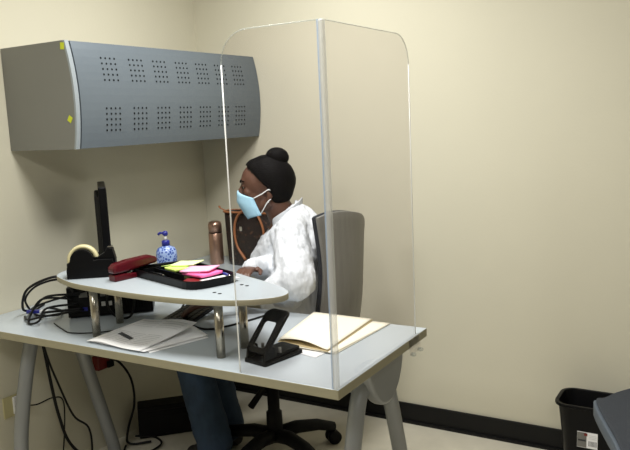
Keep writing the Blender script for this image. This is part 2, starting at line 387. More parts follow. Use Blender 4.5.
b = MB(); b.box((gx + .001, gy - .001, (GZ0 + GZ1) / 2), (.015, .015, GZ1 - GZ0), seam_a, bev=.004); b.box((gx - .010, gy, (GZ0 + GZ1) / 2), (.0045, .0055, GZ1 - GZ0), seam_b); b.build('corner_joint', t)
for y in (-.972, -.915):
    b = MB(); b.lathe([(.005, -.008), (.007, 0), (.005, .008)], rim_a, mx=Matrix.Translation((DX + .008, y, .692)) @ Matrix.Rotation(PI / 2, 4, 'Y')); b.build('thumb_screw', t)
b = MB(); b.box((DX + .002, -.943, .715), (.004, .08, .05), clear_a); b.box((DX - .010, -.943, .7095), (.024, .08, .003), clear_a); b.build('clip_plate', t)
# ------------------------------------------------------------ office chair (under the woman)
CXc, CYc = .765, -.565
t = thing('office_chair', (CXc, CYc, 0), 'swivel office chair with grey shell backrest and black five star base', 'chair')
b = MB(); b.lathe([(.030, .07), (.036, .10), (.034, .20), (.026, .205), (.026, .40)], blackm, (CXc, CYc, 0), 18); b.build('gas_column', t)
for a in (53, 125, 197, 269, 341):
    q = math.radians(a); d = Vector((math.cos(q), math.sin(q), 0)); o_ = Vector((CXc, CYc, 0))
    b = MB(); b.tube([o_ + Vector((0, 0, .095)), o_ + d * .10 + Vector((0, 0, .11)), o_ + d * .2 + Vector((0, 0, .10)), o_ + d * .275 + Vector((0, 0, .075))], .03, blackm, seg=10, radii=[.040, .036, .032, .027], flat=.75)
    l = b.build('base_leg', t)
    b = MB(); cc = o_ + d * .272; sd = Vector((-d.y, d.x, 0))
    for s_ in (-1, 1):
        Xw = Matrix.Translation(cc + sd * s_ * .016 + Vector((0, 0, .030))) @ Matrix.Rotation(q, 4, 'Z') @ Matrix.Rotation(PI / 2, 4, 'X')
        b.lathe([(.010, -.011), (.030, -.010), (.030, .010), (.010, .011)], blackm, mx=Xw, seg=18)
    b.tube([cc + Vector((0, 0, .03)), cc + Vector((0, 0, .078))], .008, blackm); b.build('caster', l)
b = MB(); b.prism(rrect(CXc - .23, CYc - .23, CXc + .24, CYc + .23, .09), .405, .455, chair_fab, smooth=True); b.build('seat', t, bevel=.018)
b = MB(); b.box((CXc, CYc, .39), (.20, .16, .028), blackm, bev=.006); b.build('seat_plate', t)
b = MB(); b.tube([(CXc - .02, CYc - .01, .385), (CXc - .045, CYc, .30), (CXc - .10, CYc - .03, .215)], .012, blackm, radii=[.010, .013, .016]); b.build('height_lever', t)
# backrest: curved shell with cushion
def back_grid(off, wtop, wmid, wbot, z0, z1, curv):
    P = []
    for i in range(15):
        u = i / 14; z = z0 + (z1 - z0) * u
        wd = wbot + (wmid - wbot) * min(1, u * 2) if u < .5 else wmid + (wtop - wmid) * ((u - .5) * 2) ** 1.5
        row = []
        for j in range(13):
            v = (j / 12 - .5) * 2; zz = z
            zz = z - .035 * abs(v) ** 3 * max(0, (u - .6) / .4) - .035 * v * u + .008
            x = 1.150 + off + (u - .5) * .05 - curv * v * v + .015 * math.sin(u * PI * 1.2)
            row.append((x, -.565 + v * wd / 2 , zz))
        P.append(row)
    return P
b = MB(); b.grid(back_grid(.012, .375, .31, .345, .56, 1.072, .05), chair_grey, thick=Vector((.012, 0, 0))); b.build('back_shell', t, bevel=.004)
b = MB(); b.grid(back_grid(-.012, .370, .305, .34, .575, 1.074, .048), chair_fab, thick=Vector((.020, 0, 0))); b.build('back_cushion', t, bevel=.012)
b = MB(); b.tube(smooth_path([(CXc + .08, CYc, .375), (CXc + .22, CYc + .01, .385), (CXc + .355, CYc + .02, .46), (CXc + .368, CYc + .03, .68)], 6), .02, blackm, flat=.5); b.build('back_bar', t)

# ------------------------------------------------------------ woman
Bf = Vector((-.95, -.31, 0)).normalized(); Sf = Vector((-Bf.y * -1, Bf.x, 0)); Sf = Vector((.31, -.95, 0)).normalized()
V = Vector
per = thing('person', (.92, -.5, .455), 'woman in white shirt, jeans and blue face mask seated at the desk looking down', 'person')
HC = V((.82, -.60, 1.170)); k_ = .00404
HF = V((-.86, -.51, .045)).normalized(); HU = V((-.035, .0, .999)).normalized(); HS = HF.cross(HU).normalized() * -1
if HS.y > 0: HS = -HS     # HS points to the camera side (her left)
HM = Matrix((HF, HS, HU)).transposed()
def h(a, bb, c=0): return HC + HF * (a * k_) + HU * (bb * k_) + HS * (c * k_)
def hr(*r): return tuple(x * k_ for x in r)
TILT = Matrix.Rotation(math.radians(0), 3, 'Y')
shL, shR = V((.985, -.700, 1.005)), V((.875, -.395, .975))
elL, elR = V((1.075, -.812, .838)), V((.865, -.63, .845))
wrL, wrR = V((.855, -.985, .806)), V((.895, -.835, .895))
def hand(w, dirv, up, side, s=1.0, curl=.25, spread=.12):
    """palm + 4 fingers + thumb. side = towards the thumb"""
    d = dirv.normalized(); up = (up - d * up.dot(d)).normalized(); sd = d.cross(up).normalized()
    if sd.dot(side) < 0: sd = -sd
    pr = []
    palm = w + d * .05 * s
    pr.append(('c', w, w + d * .03 * s, .021 * s, .023 * s))
    for q in (-1.3, -.45, .45, 1.25): pr.append(('c', w + d * .015 * s + sd * q * .010 * s, w + d * .085 * s + sd * q * .019 * s, .0135 * s, .0115 * s))
    for q, L in ((-1.35, .062), (-.45, .078), (.45, .084), (1.3, .074)):
        a0 = w + d * .085 * s + sd * q * .0195 * s; dd = (d + sd * q * spread * .5).normalized()
        a1 = a0 + (dd * math.cos(curl) - up * math.sin(curl)) * L * .45 * s
        a2 = a1 + (dd * math.cos(curl * 2.2) - up * math.sin(curl * 2.2)) * L * .32 * s
        a3 = a2 + (dd * math.cos(curl * 3.2) - up * math.sin(curl * 3.2)) * L * .25 * s
        pr += [('c', a0, a1, .0093 * s, .0086 * s), ('c', a1, a2, .0086 * s, .0078 * s), ('c', a2, a3, .0078 * s, .0066 * s)]
    t0 = w + d * .022 * s + sd * .022 * s; t1 = t0 + (d * .6 + sd * .75 - up * .15).normalized() * .042 * s; t2 = t1 + (d * .93 + sd * .25 - up * .25).normalized() * .032 * s
    pr += [('c', t0, t1, .014 * s, .0105 * s), ('c', t1, t2, .0105 * s, .0085 * s)]
    return pr
body = [
    # cranium, face, jaw
    ('e', h(-2, 9), hr(25, 17.5, 22), HM), ('e', h(9, 6), hr(17, 15.5, 19), HM), ('e', h(12, -8), hr(14, 13, 18), HM),
    ('e', h(16, -19), hr(9, 9, 8.5), HM), ('c', h(0, -14, 9), h(14, -22, 4), 6 * k_, 5 * k_), ('c', h(0, -14, -9), h(14, -22, -4), 6 * k_, 5 * k_),
    ('e', h(22.3, 7.5), hr(4.5, 10, 3), HM), ('c', h(24.0, 4), h(29.2, -6), 1.9 * k_, 2.8 * k_), ('e', h(27, -7.3, 2), hr(2.6, 2.4, 1.8), HM), ('e', h(27, -7.3, -2), hr(2.6, 2.4, 1.8), HM),
    ('e', h(19, -4, 8.5), hr(5, 4.5, 5), HM), ('e', h(19, -4, -8.5), hr(5, 4.5, 5), HM),
    ('e', h(24, -12.5), hr(3.2, 5, 1.7), HM), ('e', h(23.4, -15.3), hr(3.0, 4.4, 1.7), HM),
    # ears
    ('e', h(-2.5, -5.5, 16), hr(3.4, 1.6, 5.6), HM), ('e', h(-2.5, -5.5, -16), hr(3.4, 1.6, 5.6), HM), ('e', h(-1, -10, 15.5), hr(2.2, 1.6, 2.6), HM), ('e', h(-1, -10, -15.5), hr(2.2, 1.6, 2.6), HM),
    # neck
    ('c', h(-4, -10), V((.855, -.560, 1.045)), .050, .054), ('c', h(-9, -14), V((.875, -.555, 1.035)), .044, .055),
    # torso
    ('c', V((.935, -.535, .93)), V((.945, -.525, .80)), .10, .095), ('c', V((.945, -.52, .80)), V((.94, -.505, .57)), .092, .115),
    ('c', V((.905, -.555, 1.02)), shL, .05, .052), ('c', V((.905, -.555, 1.02)), shR, .05, .052),
    ('c', V((.94, -.535, .95)), V((.975, -.64, .93)), .09, .07), ('c', V((.94, -.535, .95)), V((.89, -.44, .93)), .09, .07),
    ('c', V((.865, -.56, 1.03)), V((.85, -.56, .93)), .05, .075),
    # arms
    ('c', shL, elL, .047, .037), ('c', elL, wrL, .036, .024), ('c', shR, elR, .047, .037), ('c', elR, wrR, .036, .024),
]
hipL, hipR = V((.96, -.595, .555)), V((.915, -.425, .555))
knL, knR = V((.435, -.72, .515)), V((.40, -.565, .515))
anL, anR = V((.555, -.72, .09)), V((.51, -.565, .09))
body += [('c', hipL, knL, .078, .055), ('c', knL, anL, .052, .034), ('c', hipR, knR, .078, .055), ('c', knR, anR, .052, .034)]
for an in (anL, anR): body += [('c', an + V((0, 0, -.04)), an + V((-.07, -.03, -.055)), .030, .022)]
body += hand(wrL, V((-.84, -.50, -.20)), V((0, 0, 1)), V((-.3, .9, 0)), .98, .20)
body += hand(wrR, V((.26, -.95, .05)), V((0, 0, 1)), V((.95, .2, 0)), .86, .30)
blob('body', body, skin, .0045, 5, per)

# hair
hp = [('e', h(-3, 9.5), hr(25.8, 18.6, 23.8), HM), ('e', h(-8, 4), hr(18.5, 18.8, 22), HM), ('e', h(-10, -4), hr(12, 14.5, 12), HM), ('e', h(9, 19), hr(11.5, 13.5, 10.5), HM), ('c', h(-13, -8), h(-14.5, -15), 8 * k_, 3.5 * k_)]
hairo = blob('hair', hp, hair, .004, 4, per)
# cut the face area open: remove hair skin in front of hairline
bm = bmesh.new(); bm.from_mesh(hairo.data); kill = []
for v in bm.verts:
    d = v.co - HC; a, u_ = d.dot(HF) / k_, d.dot(HU) / k_; cc = abs(d.dot(HS) / k_)
    line = 19.5 - max(0, 22 - u_) * .95 if u_ > 2 else 0.5 - (2 - u_) * .45
    if u_ < 2 and u_ > -12: line = .5 - (2 - u_) * .45 
    if a > line and u_ < 24: kill.append(v)
bmesh.ops.delete(bm, geom=kill, context='VERTS'); bm.to_mesh(hairo.data); bm.free()
hm = hairo.modifiers.new('th', 'SOLIDIFY'); hm.thickness = .004; hm.offset = 0
blob('hair_bun', [('e', h(-12.2, 31.3), hr(11.8, 10.5, 9.6), HM), ('e', h(-9, 27), hr(8, 8, 6), HM)], hair, .004, 3, hairo)
# eyes, brows, lashes
for s_ in (1, -1):
    b = MB(); b.ball(h(21.9, 1.6, 6.4 * s_), 2.5 * k_, white_pl, 2); b.ball(h(23.5, .9, 6.8 * s_), 1.25 * k_, black, 2); b.build('eye', per)
    b = MB(); b.ball(h(21.9, 2.6, 6.4 * s_), (2.9 * k_, 2.9 * k_, 2.3 * k_), skin, 2); b.build('upper_lid', per)
    b = MB(); b.tube([h(24.3, 1.2, 4 * s_), h(24.7, .9, 6.4 * s_), h(22.2, .7, 9.2 * s_)], .55 * k_, hair, seg=6); b.build('eyelashes', per)
    b = MB(); b.tube([h(26.3, 6.2, 3 * s_), h(25.4, 8.0, 6.5 * s_), h(21.8, 7.2, 10.2 * s_)], 1.0 * k_, hair, seg=6, radii=[1.0 * k_, 1.1 * k_, .5 * k_]); b.build('eyebrow', per)
# mask: pleated shell
P = []; rows = 13; cols = 17
for i in range(rows):
    u = i / (rows - 1)  # 0 top .. 1 bottom
    row = []
    for j in range(cols):
        v = (j / (cols - 1) - .5) * 2
        front = 31.2 + .4 * math.sin(u * PI) - max(0, u - .42) * 15.0 - max(0, .14 - u) * 10
        back = 14.0 - u * 6.5
        top = -1.8 - 7.0 * abs(v) ** 1.3; bot = -31.5 + 5.5 * abs(v) ** 1.4 + (0)
        bb = top + (bot - top) * u
        prof_ = (abs(v) ** 2.3)
        a = front + (back - front) * prof_
        c = 13.2 * math.sin(v * PI / 2) * (1.0 if u < .6 else 1 - .2 * (u - .6))
        pleat = .45 * (1 if (int(u * 12) % 3 == 1) else 0) * (1 - abs(v))
        row.append(h(a + pleat, bb, c))
    P.append(row)
b = MB(); b.grid(P, mask_m); mo = b.build('face_mask', per); sm = mo.modifiers.new('s', 'SOLIDIFY'); sm.thickness = .002
for s_ in (1, -1):
    b = MB(); b.tube(smooth_path([h(14, -9.2, 13.4 * s_), h(5, -4.5, 16.3 * s_), h(-2, -.2, 17.6 * s_), h(-5.2, -2.5, 17.2 * s_)], 5), .6 * k_, whitecord, seg=6)
    b.tube(smooth_path([h(8, -24.5, 11.5 * s_), h(4, -18.5, 14.6 * s_), h(0, -12.5, 16.6 * s_), h(-3.5, -9.5, 16.6 * s_)], 5), .6 * k_, whitecord, seg=6); b.build('ear_loop', mo)
    b = MB(); b.ball(h(-.8, -12.8, 16.6 * s_), 1.0 * k_, chrome, 1); b.build('earring', per)
# shirt
elLs = elL + V((-.015, .0, .0))
sp = [
    ('c', V((.945, -.535, .935)), V((.955, -.525, .80)), .118, .122), ('c', V((.955, -.525, .80)), V((.945, -.51, .56)), .122, .135),
    ('c', V((.915, -.545, 1.03)), shL + V((.004, .004, -.006)), .058, .062), ('c', V((.905, -.545, 1.02)), shR, .056, .062), ('c', V((.89, -.555, 1.055)), V((.94, -.55, 1.01)), .066, .08),
    ('c', V((.945, -.535, .95)), V((.985, -.665, .92)), .105, .085), ('c', V((.945, -.535, .95)), V((.89, -.43, .93)), .105, .085),
    ('e', V((.845, -.60, .90)), (.085, .085, .10), None), ('e', V((.825, -.50, .90)), (.085, .085, .10), None),
    ('c', V((.83, -.57, .89)), V((.85, -.56, .68)), .085, .10), ('c', V((.85, -.475, .985)), V((.80, -.50, .87)), .055, .085), ('c', V((.825, -.51, 1.005)), V((.795, -.52, .90)), .040, .08), ('c', V((.90, -.63, .985)), V((.815, -.60, .87)), .055, .085),
    ('c', V((.975, -.55, .985)), V((1.02, -.53, .78)), .07, .08),
    ('c', shL, elL + V((-.005, 0, .02)), .066, .078), ('c', elL + V((-.005, 0, .02)), elL + (wrL - elL) * .34, .068, .046),
    ('c', shL + V((0, 0, -.02)), V((1.0, -.76, .80)), .062, .075),
    ('c', shR, elR, .064, .066), ('c', elR, elR + (wrR - elR) * .62, .060, .045), ('c', elR + (wrR - elR) * .55, wrR + (wrR - elR) * .06, .045, .034),
]
def folds(o):
    tx = bpy.data.textures.new('folds', 'CLOUDS'); tx.noise_scale = .045
    d = o.modifiers.new('d', 'DISPLACE'); d.texture = tx; d.strength = .016; d.mid_level = .5; d.texture_coords = 'LOCAL'
    s2 = o.modifiers.new('s2', 'SMOOTH'); s2.iterations = 2
shirt = blob('shirt', sp, shirt_m, .006, 14, per, folds)
from mathutils import noise as mn_
_no = [v.normal.copy() for v in shirt.data.vertices]
for v, nr in zip(shirt.data.vertices, _no):
    p = v.co; q = Vector((p.x * 20 + p.z * 5, p.y * 20 - p.z * 4, p.z * 5.5))
    a = mn_.noise(q) * .0075 + (abs(mn_.noise(q * 2.1)) - .25) * .007 + mn_.noise(p * 60) * .0012
    v.co = p + nr * a
# open V neckline: delete shirt skin around the neck and down the front opening
bm = bmesh.new(); bm.from_mesh(shirt.data); kill = []
nb = V((.862, -.562, 1.085)); fr = V((.86, -.58, 0))
for v in bm.verts:
    d = v.co - nb; ax = V((-.28, -.12, 1)).normalized(); r = (d - ax * d.dot(ax)).length
    if d.dot(ax) > -.035 and r < .064: kill.append(v)
    else:
        dd = v.co - nb; fwd = dd.dot(Bf); sd = dd.dot(Sf); dz = -dd.z
        if fwd > .02 and 0 < dz < .19 and abs(sd + .002) < .055 * (1 - dz / .19): kill.append(v)
bmesh.ops.delete(bm, geom=kill, context='VERTS'); bm.to_mesh(shirt.data); bm.free()
so = shirt.modifiers.new('th', 'SOLIDIFY'); so.thickness = .003; so.offset = -1
# collar: standing band round the nape running down both lapels
def collar_pts():
    L = []
    ctr = V((.875, -.558, 1.090))
    for k in range(-10, 11):
        a = k / 10 * 2.35
        d = -Bf * math.cos(a) + Sf * math.sin(a)
        w_ = abs(k) / 10
        L.append((ctr + d * (.062 + .008 * w_) + V((0, 0, .016 - .085 * w_ ** 1.2)) - Bf * 0.004, d))
    return L
rows_ = [[], [], []]
for p, d in collar_pts():
    rows_[0].append(p + V((0, 0, -.035)) + d * .004); rows_[1].append(p + V((0, 0, .0)) + d * .0); rows_[2].append(p + V((0, 0, .024)) + d * .006)
b = MB(); b.grid(rows_, shirt_m); co = b.build('collar', shirt); s3 = co.modifiers.new('t', 'SOLIDIFY'); s3.thickness = .005; s3 = co.modifiers.new('s', 'SUBSURF'); s3.levels = s3.render_levels = 1
# jeans
jp = [('c', V((.945, -.51, .60)), V((.945, -.51, .56)), .118, .125), ('c', hipL, knL, .095, .078), ('c', knL, anL + V((0, 0, -.01)), .076, .078), ('c', hipR, knR, .095, .076), ('c', knR, anR + V((0, 0, -.01)), .074, .074)]
def folds2(o):
    tx = bpy.data.textures.new('folds2', 'CLOUDS'); tx.noise_scale = .07
    d = o.modifiers.new('d', 'DISPLACE'); d.texture = tx; d.strength = .016; d.texture_coords = 'LOCAL'
blob('jeans', jp, denim, .007, 5, per, folds2)
for an in (anL, anR):
    blob('shoe', [('c', an + V((.03, .005, -.054)), an + V((-.09, -.035, -.056)), .036, .033), ('c', an + V((.01, 0, -.03)), an + V((-.05, -.02, -.04)), .044, .040)], shoe_m, .006, 3, per)

# ------------------------------------------------------------ things on the counter shelf
def tape():
    t = thing('tape_dispenser', (.53, -1.29, SZ), 'black tape dispenser with cream tape roll on the left of the counter shelf', 'tape dispenser')
    A = V((.474, -1.333)); Bv = V((.606, -1.233)); d = (Bv - A).normalized(); L = .162
    X = Matrix(((d.x, 0, d.y, A.x), (d.y, 0, -d.x, A.y), (0, 1, 0, SZ), (0, 0, 0, 1)))   # local: along, up, across
    outl = [(0, 0), (L, 0), (L + .002, .06), (L - .006, .098), (L - .022, .102), (L - .032, .085), (L - .055, .072), (.088, .070), (.085, .060), (.016, .052), (.010, .058), (.0, .052)]
    for z0, z1 in ((-.030, -.018), (.018, .030)):
        b = MB(); b.prism([(p[0], p[1]) for p in [(0, 0), (L - .004, 0), (L - .004, .062), (.108, .064)] + [(.054 + .0405 * math.cos(math.radians(q)), .062 + .0405 * math.sin(math.radians(q))) for q in range(0, 200, 20)] + [(.004, .048), (0, .03)]], z0, z1, black, mx=X); b.build('side_cheek', t, bevel=.002)
    b = MB(); b.prism(outl, -.018, .018, black, mx=X); b.build('base', t, bevel=.002)
    b = MB(); Xr = X @ Matrix.Translation((.056, .068, 0))
    b.lathe([(.040, -.0125), (.052, -.0125), (.052, .0125), (.040, .0125), (.040, -.0125)], tape_m, mx=X @ Matrix.Translation((.054, .062, 0)), seg=32); b.build('tape_roll', t)
    b = MB(); b.lathe([(.0395, -.014), (.0395, .014)], black, mx=X @ Matrix.Translation((.054, .062, 0)), seg=28); b.build('hub', t)
    b = MB(); b.box((L - .014, .1035, 0), (.014, .003, .024), chrome, mx=X); b.build('cutter', t)
tape()
def stapler():
    t = thing('stapler', (.69, -1.22, SZ), 'dark red stapler on the counter shelf between tape dispenser and tray', 'stapler')
    A = V((.672, -1.322)); Bv = V((.700, -1.155)); d = (Bv - A).normalized()
    X = Matrix(((d.x, 0, d.y, A.x), (d.y, 0, -d.x, A.y), (0, 1, 0, SZ), (0, 0, 0, 1)))
    b = MB(); b.prism([(0, 0), (.155, 0), (.158, .008), (.12, .014), (.04, .022), (.0, .022)], -.020, .020, maroon, mx=X); b.build('base', t, bevel=.004)
    b = MB(); b.prism([(.004, .017), (.03, .017), (.16, .036), (.16, .043), (.02, .034)], -.009, .009, black, mx=X); b.build('magazine', t, bevel=.001)
    b = MB(); b.prism([(-.002, .026), (.03, .026), (.168, .036), (.178, .042), (.176, .056), (.15, .066), (.06, .064), (.012, .058), (-.004, .046)], -.020, .020, maroon, mx=X); b.build('handle', t, bevel=.008)
stapler()
# desk tray
t = thing('desk_tray', (.87, -1.17, SZ), 'black plastic stationery tray holding sticky notes on the counter shelf', 'tray')
q0, q1, q2, q3 = V((.635, -1.222)), V((1.035, -1.342)), V((1.10, -1.175)), V((.76, -1.035))
def quadpts(i): 
    c = (q0 + q1 + q2 + q3) / 4; P = [c + (q - c) * (1 - i / (q - c).length) for q in (q0, q1, q2, q3)]
    out = []
    for k in range(4):
        a, bb, cc = P[k - 1], P[k], P[(k + 1) % 4]; r = .055
        s0 = bb + (a - bb).normalized() * r; s1 = bb + (cc - bb).normalized() * r
        for m_ in range(6): u = m_ / 5; pt = s0 * (1 - u) ** 2 + bb * 2 * u * (1 - u) + s1 * u * u; out.append((pt.x, pt.y))
    return out
o0, o1, o2, o3 = quadpts(.008), quadpts(.0), quadpts(.010), quadpts(.014)
b = MB(); rings = [[(x, y, SZ) for x, y in o0], [(x, y, SZ + .027) for x, y in o1], [(x, y, SZ + .027) for x, y in o2], [(x, y, SZ + .006) for x, y in o3]]
vr = [[b.bm.verts.new(p) for p in r] for r in rings]; b.mi(black); n = len(o0)
for k in range(3):
    for i in range(n): f = b.bm.faces.new((vr[k][i], vr[k][(i + 1) % n], vr[k + 1][(i + 1) % n], vr[k + 1][i])); f.smooth = False
b.bm.faces.new(vr[0][::-1]); b.bm.faces.new(vr[3]); b.build('tray_body', t, bevel=.002)
b = MB(); m1 = q0 + (q1 - q0) * .12; m2 = q3 + (q2 - q3) * .12
b.box(((m1 + m2).x / 2 + .03, (m1 + m2).y / 2, SZ + .017), (.004, .19, .02), black, rz=math.atan2((m2 - m1).y, (m2 - m1).x) - PI / 2)
m1 = q0 + (q3 - q0) * .35; m2 = q1 + (q2 - q1) * .35; mm = (m1 + m2) / 2
b.box((mm.x - .04, mm.y, SZ + .016), (.20, .004, .02), black, rz=math.atan2((m2 - m1).y, (m2 - m1).x)); b.build('divider', t)
# pens in tray
for i, (x, y, a, m_, lb) in enumerate(((.70, -1.20, -.25, black, 'black pen lying in the front left compartment of the black tray'), (.71, -1.13, -.35, chair_grey, 'dark grey pen lying behind the divider in the black tray'))):
    t = thing('pen', (x, y, SZ + .012), lb, 'pen', 'pens in the tray')
    d = V((math.cos(a), math.sin(a), 0)); c = V((x + .05, y - .01, SZ + .0125 + (.0 if i == 0 else 0)))
    b = MB(); b.tube([c - d * .06, c + d * .055], .0042, m_, seg=10); b.build('barrel', t)
    b = MB(); b.tube([c + d * .055, c + d * .066, c + d * .07], .004, chrome, seg=8, radii=[.004, .002, .0006]); b.build('tip', t)
def note(name, c, sx, sy, rz, z, th, m, label, group, curl=.006, off=0):
    P = []
    for i in range(7):
        row = []
        for j in range(7):
            u, v = i / 6 - .5, j / 6 - .5
            x, y = u * sx, v * sy; ca, sa = math.cos(rz), math.sin(rz)
            row.append((c[0] + x * ca - y * sa, c[1] + x * sa + y * ca, z + th + curl * (u + .5) ** 2 * (1 + v * off) + .3 * curl * (v + .5) ** 2))
        P.append(row)
    b = MB(); b.grid(P, m, thick=th); return tag(b.build(name), label, 'sticky notes', group)
note('sticky_note_pad', (.800, -1.135), .105, .080, -.35, SZ + .014, .010, green_n, 'neon green sticky note pad lying left in the black tray', 'sticky note pads', .003)
note('sticky_note_pad', (.818, -1.112), .095, .07, .15, SZ + .0265, .004, greenp, 'pale yellow green sticky notes on top of the neon green pad', 'sticky note pads', .006)
note('sticky_note_pad', (.940, -1.178), .110, .085, -.25, SZ + .0135, .009, pink_n, 'deep neon pink sticky note pad beneath the paler pink notes', 'sticky note pads', .003)
note('sticky_note_pad', (.925, -1.172), .110, .075, .18, SZ + .0245, .005, pinkp, 'pale pink sticky notes topmost of the pink stack in the tray', 'sticky note pads', .007)
# paper slips, red card and blue pens on tray right
b = MB(); b.box((0, 0, 0), (.075, .105, .0012), white_pl, mx=Matrix.Translation((1.03, -1.20, SZ + .0105)) @ Matrix.Rotation(-.3, 4, 'Z')); tag(b.build('paper_slip'), 'white paper slip at the right end of the black tray', 'paper')
b = MB(); b.box((0, 0, 0), (.08, .05, .0015), redp, mx=Matrix.Translation((.965, -1.24, SZ + .0095)) @ Matrix.Rotation(.3, 4, 'Z')); tag(b.build('card'), 'small red card poking out beneath the pink notes', 'card')
t = thing('pen', (.99, -1.14, SZ + .015), 'blue pen lying across the white slip in the black tray', 'pen', 'pens in the tray')
b = MB(); b.tube([(.93, -1.112, SZ + .016), (1.035, -1.16, SZ + .0158)], .004, blue_p, seg=10); b.build('barrel', t)
b = MB(); b.tube([(1.035, -1.16, SZ + .0158), (1.045, -1.1646, SZ + .0158)], .003, chrome, radii=[.0035, .0008]); b.build('tip', t)
# sanitizer bottle
sx, sy = .70, -1.085
sx, sy = .655, -1.035
t = thing('pump_bottle', (sx, sy, SZ), 'blue floral patterned soap pump bottle with dark blue pump behind the tray', 'bottle')
b = MB(); b.lathe([(.030, 0), (.036, .004), (.038, .03), (.037, .052), (.030, .064), (.016, .070), (.013, .074)], sani_m, (sx, sy, SZ), 24); b.build('bottle_body', t)
b = MB(); b.lathe([(.0145, .072), (.0145, .090), (.011, .092)], blue_p, (sx, sy, SZ), 18); b.build('collar', t)
b = MB(); b.lathe([(.006, .092), (.005, .112)], white_pl, (sx, sy, SZ), 12); b.build('stem', t)
b = MB(); b.lathe([(.006, .108), (.010, .112), (.010, .122), (.005, .126)], blue_p, (sx, sy, SZ), 14); b.tube([(sx, sy, SZ + .119), (sx - .016, sy - .010, SZ + .119), (sx - .022, sy - .014, SZ + .113)], .0045, blue_p, seg=8); b.build('pump_head', t)

# ------------------------------------------------------------ return desk: flask, bag
t = thing('thermos_flask', (.202, -.19, DZ), 'copper coloured metal flask standing in the corner beside the bag', 'flask')
b = MB(); b.lathe([(.033, 0), (.035, .003), (.035, .155), (.033, .158)], copper, (.202, -.19, DZ), 28); b.build('flask_body', t)
b = MB(); b.lathe([(.0325, .158), (.0325, .163)], black, (.202, -.19, DZ), 28); b.build('seal_ring', t)
b = MB(); b.lathe([(.034, .163), (.034, .200), (.030, .212), (.018, .217)], copper, (.202, -.19, DZ), 28); b.build('cap', t)
t = thing('tote_bag', (.42, -.14, DZ), 'dark brown patterned tote bag with tan leather trim behind the woman', 'bag')
b = MB(); Bx, By = .415, -.135
def bagring(hw, hd, z, n=28): return [(Bx + hw * math.copysign(abs(math.cos(q)) ** .45, math.cos(q)), By + hd * math.copysign(abs(math.sin(q)) ** .6, math.sin(q)), z) for q in [2 * PI * k / n for k in range(n)]]
rg = [[b.bm.verts.new(p) for p in bagring(hw, hd, z)] for hw, hd, z in ((.150, .060, DZ), (.155, .066, DZ + .02), (.165, .062, DZ + .15), (.178, .045, DZ + .265), (.170, .036, DZ + .262), (.155, .05, DZ + .12))]
b.mi(bag_m)
for k in range(5):
    for i in range(28): f = b.bm.faces.new((rg[k][i], rg[k][(i + 1) % 28], rg[k + 1][(i + 1) % 28], rg[k + 1][i])); f.smooth = True
b.bm.faces.new(rg[0][::-1]); b.bm.faces.new(rg[-1]); b.build('bag_body', t)
b = MB(); P = bagring(.180, .047, DZ + .262); b.tube(P + [P[0]], .0055, tan, seg=6, cap=False); b.build('top_trim', t)
b = MB(); b.tube(smooth_path([(Bx - .178, By, DZ + .262), (Bx - .205, By - .015, DZ + .278), (Bx - .21, By - .01, DZ + .285)], 4), .008, tan, flat=.4); b.build('side_tab', t)
for sy_ in (-1, 1):
    yy = By + sy_ * .062
    b = MB(); b.tube(smooth_path([(Bx - .02, yy - (.0 if sy_ > 0 else .012), DZ + .035), (Bx - .075, yy, DZ + .10), (Bx - .085, yy, DZ + .19), (Bx - .05, yy * 1, DZ + .26 + (.02 if sy_ > 0 else 0)), (Bx + .03, yy, DZ + .28), (Bx + .085, yy, DZ + .19), (Bx + .08, yy, DZ + .08)], 6), .0075, tan, seg=8, flat=.8); b.build('strap', t)
b = MB(); b.box((Bx - .045, By - .064, DZ + .185), (.016, .004, .022), chrome, bev=.001); b.build('buckle', t)

# ------------------------------------------------------------ monitor, computer, keyboard
mc = V((.235, -.930)); md = V((-.74, .67)).normalized(); mn = V((.67, .74)).normalized()
t = thing('monitor', (mc.x, mc.y, DZ), 'black flat monitor seen edge on behind the tape dispenser', 'monitor')
Xm = Matrix(((md.x, mn.x, 0, mc.x), (md.y, mn.y, 0, mc.y), (0, 0, 1, 0), (0, 0, 0, 1)))
b = MB(); b.prism([(-.175, -.018), (.175, -.018), (.175, .012), (-.175, .012)], .83, 1.215, black, mx=Xm); b.prism([(-.15, -.034), (.15, -.034), (.170, -.018), (-.170, -.018)], .84, 1.18, blackm, mx=Xm); b.build('housing', t, bevel=.004)
b = MB(); b.prism([(-.165, .0122), (.165, .0122), (.165, .0135), (-.165, .0135)], .85, 1.205, screen, mx=Xm); b.build('screen', t)
b = MB(); b.box((0, -.04, .84), (.05, .02, .19), blackm, mx=Xm, bev=.003); b.build('neck', t)
b = MB(); b.prism(rrect(-.10, -.075, .10, .07, .03), DZ, DZ + .012, blackm, mx=Xm); b.build('stand', t)
fd = V((.754, .657)); fn = V((.657, -.754)); c0 = V((.330, -1.235))
Xp = Matrix(((fd.x, -fn.x, 0, c0.x), (fd.y, -fn.y, 0, c0.y), (0, 0, 1, 0), (0, 0, 0, 1)))
t = thing('desktop_computer', (.40, -1.09, DZ), 'black desktop computer with rear ports under the counter shelf', 'computer')
b = MB(); b.prism([(0, .004), (.31, .004), (.31, .15), (0, .15)], DZ + .004, DZ + .118, black, mx=Xp); b.build('case', t, bevel=.003)
b = MB(); b.prism([(.01, .0), (.30, .0), (.30, .004), (.01, .004)], DZ + .012, DZ + .110, blackm, mx=Xp)
for i in range(8): b.box((.20 + i * .010, -.0005, DZ + .06), (.005, .002, .07), rubber, mx=Xp)
b.build('rear_panel', t)
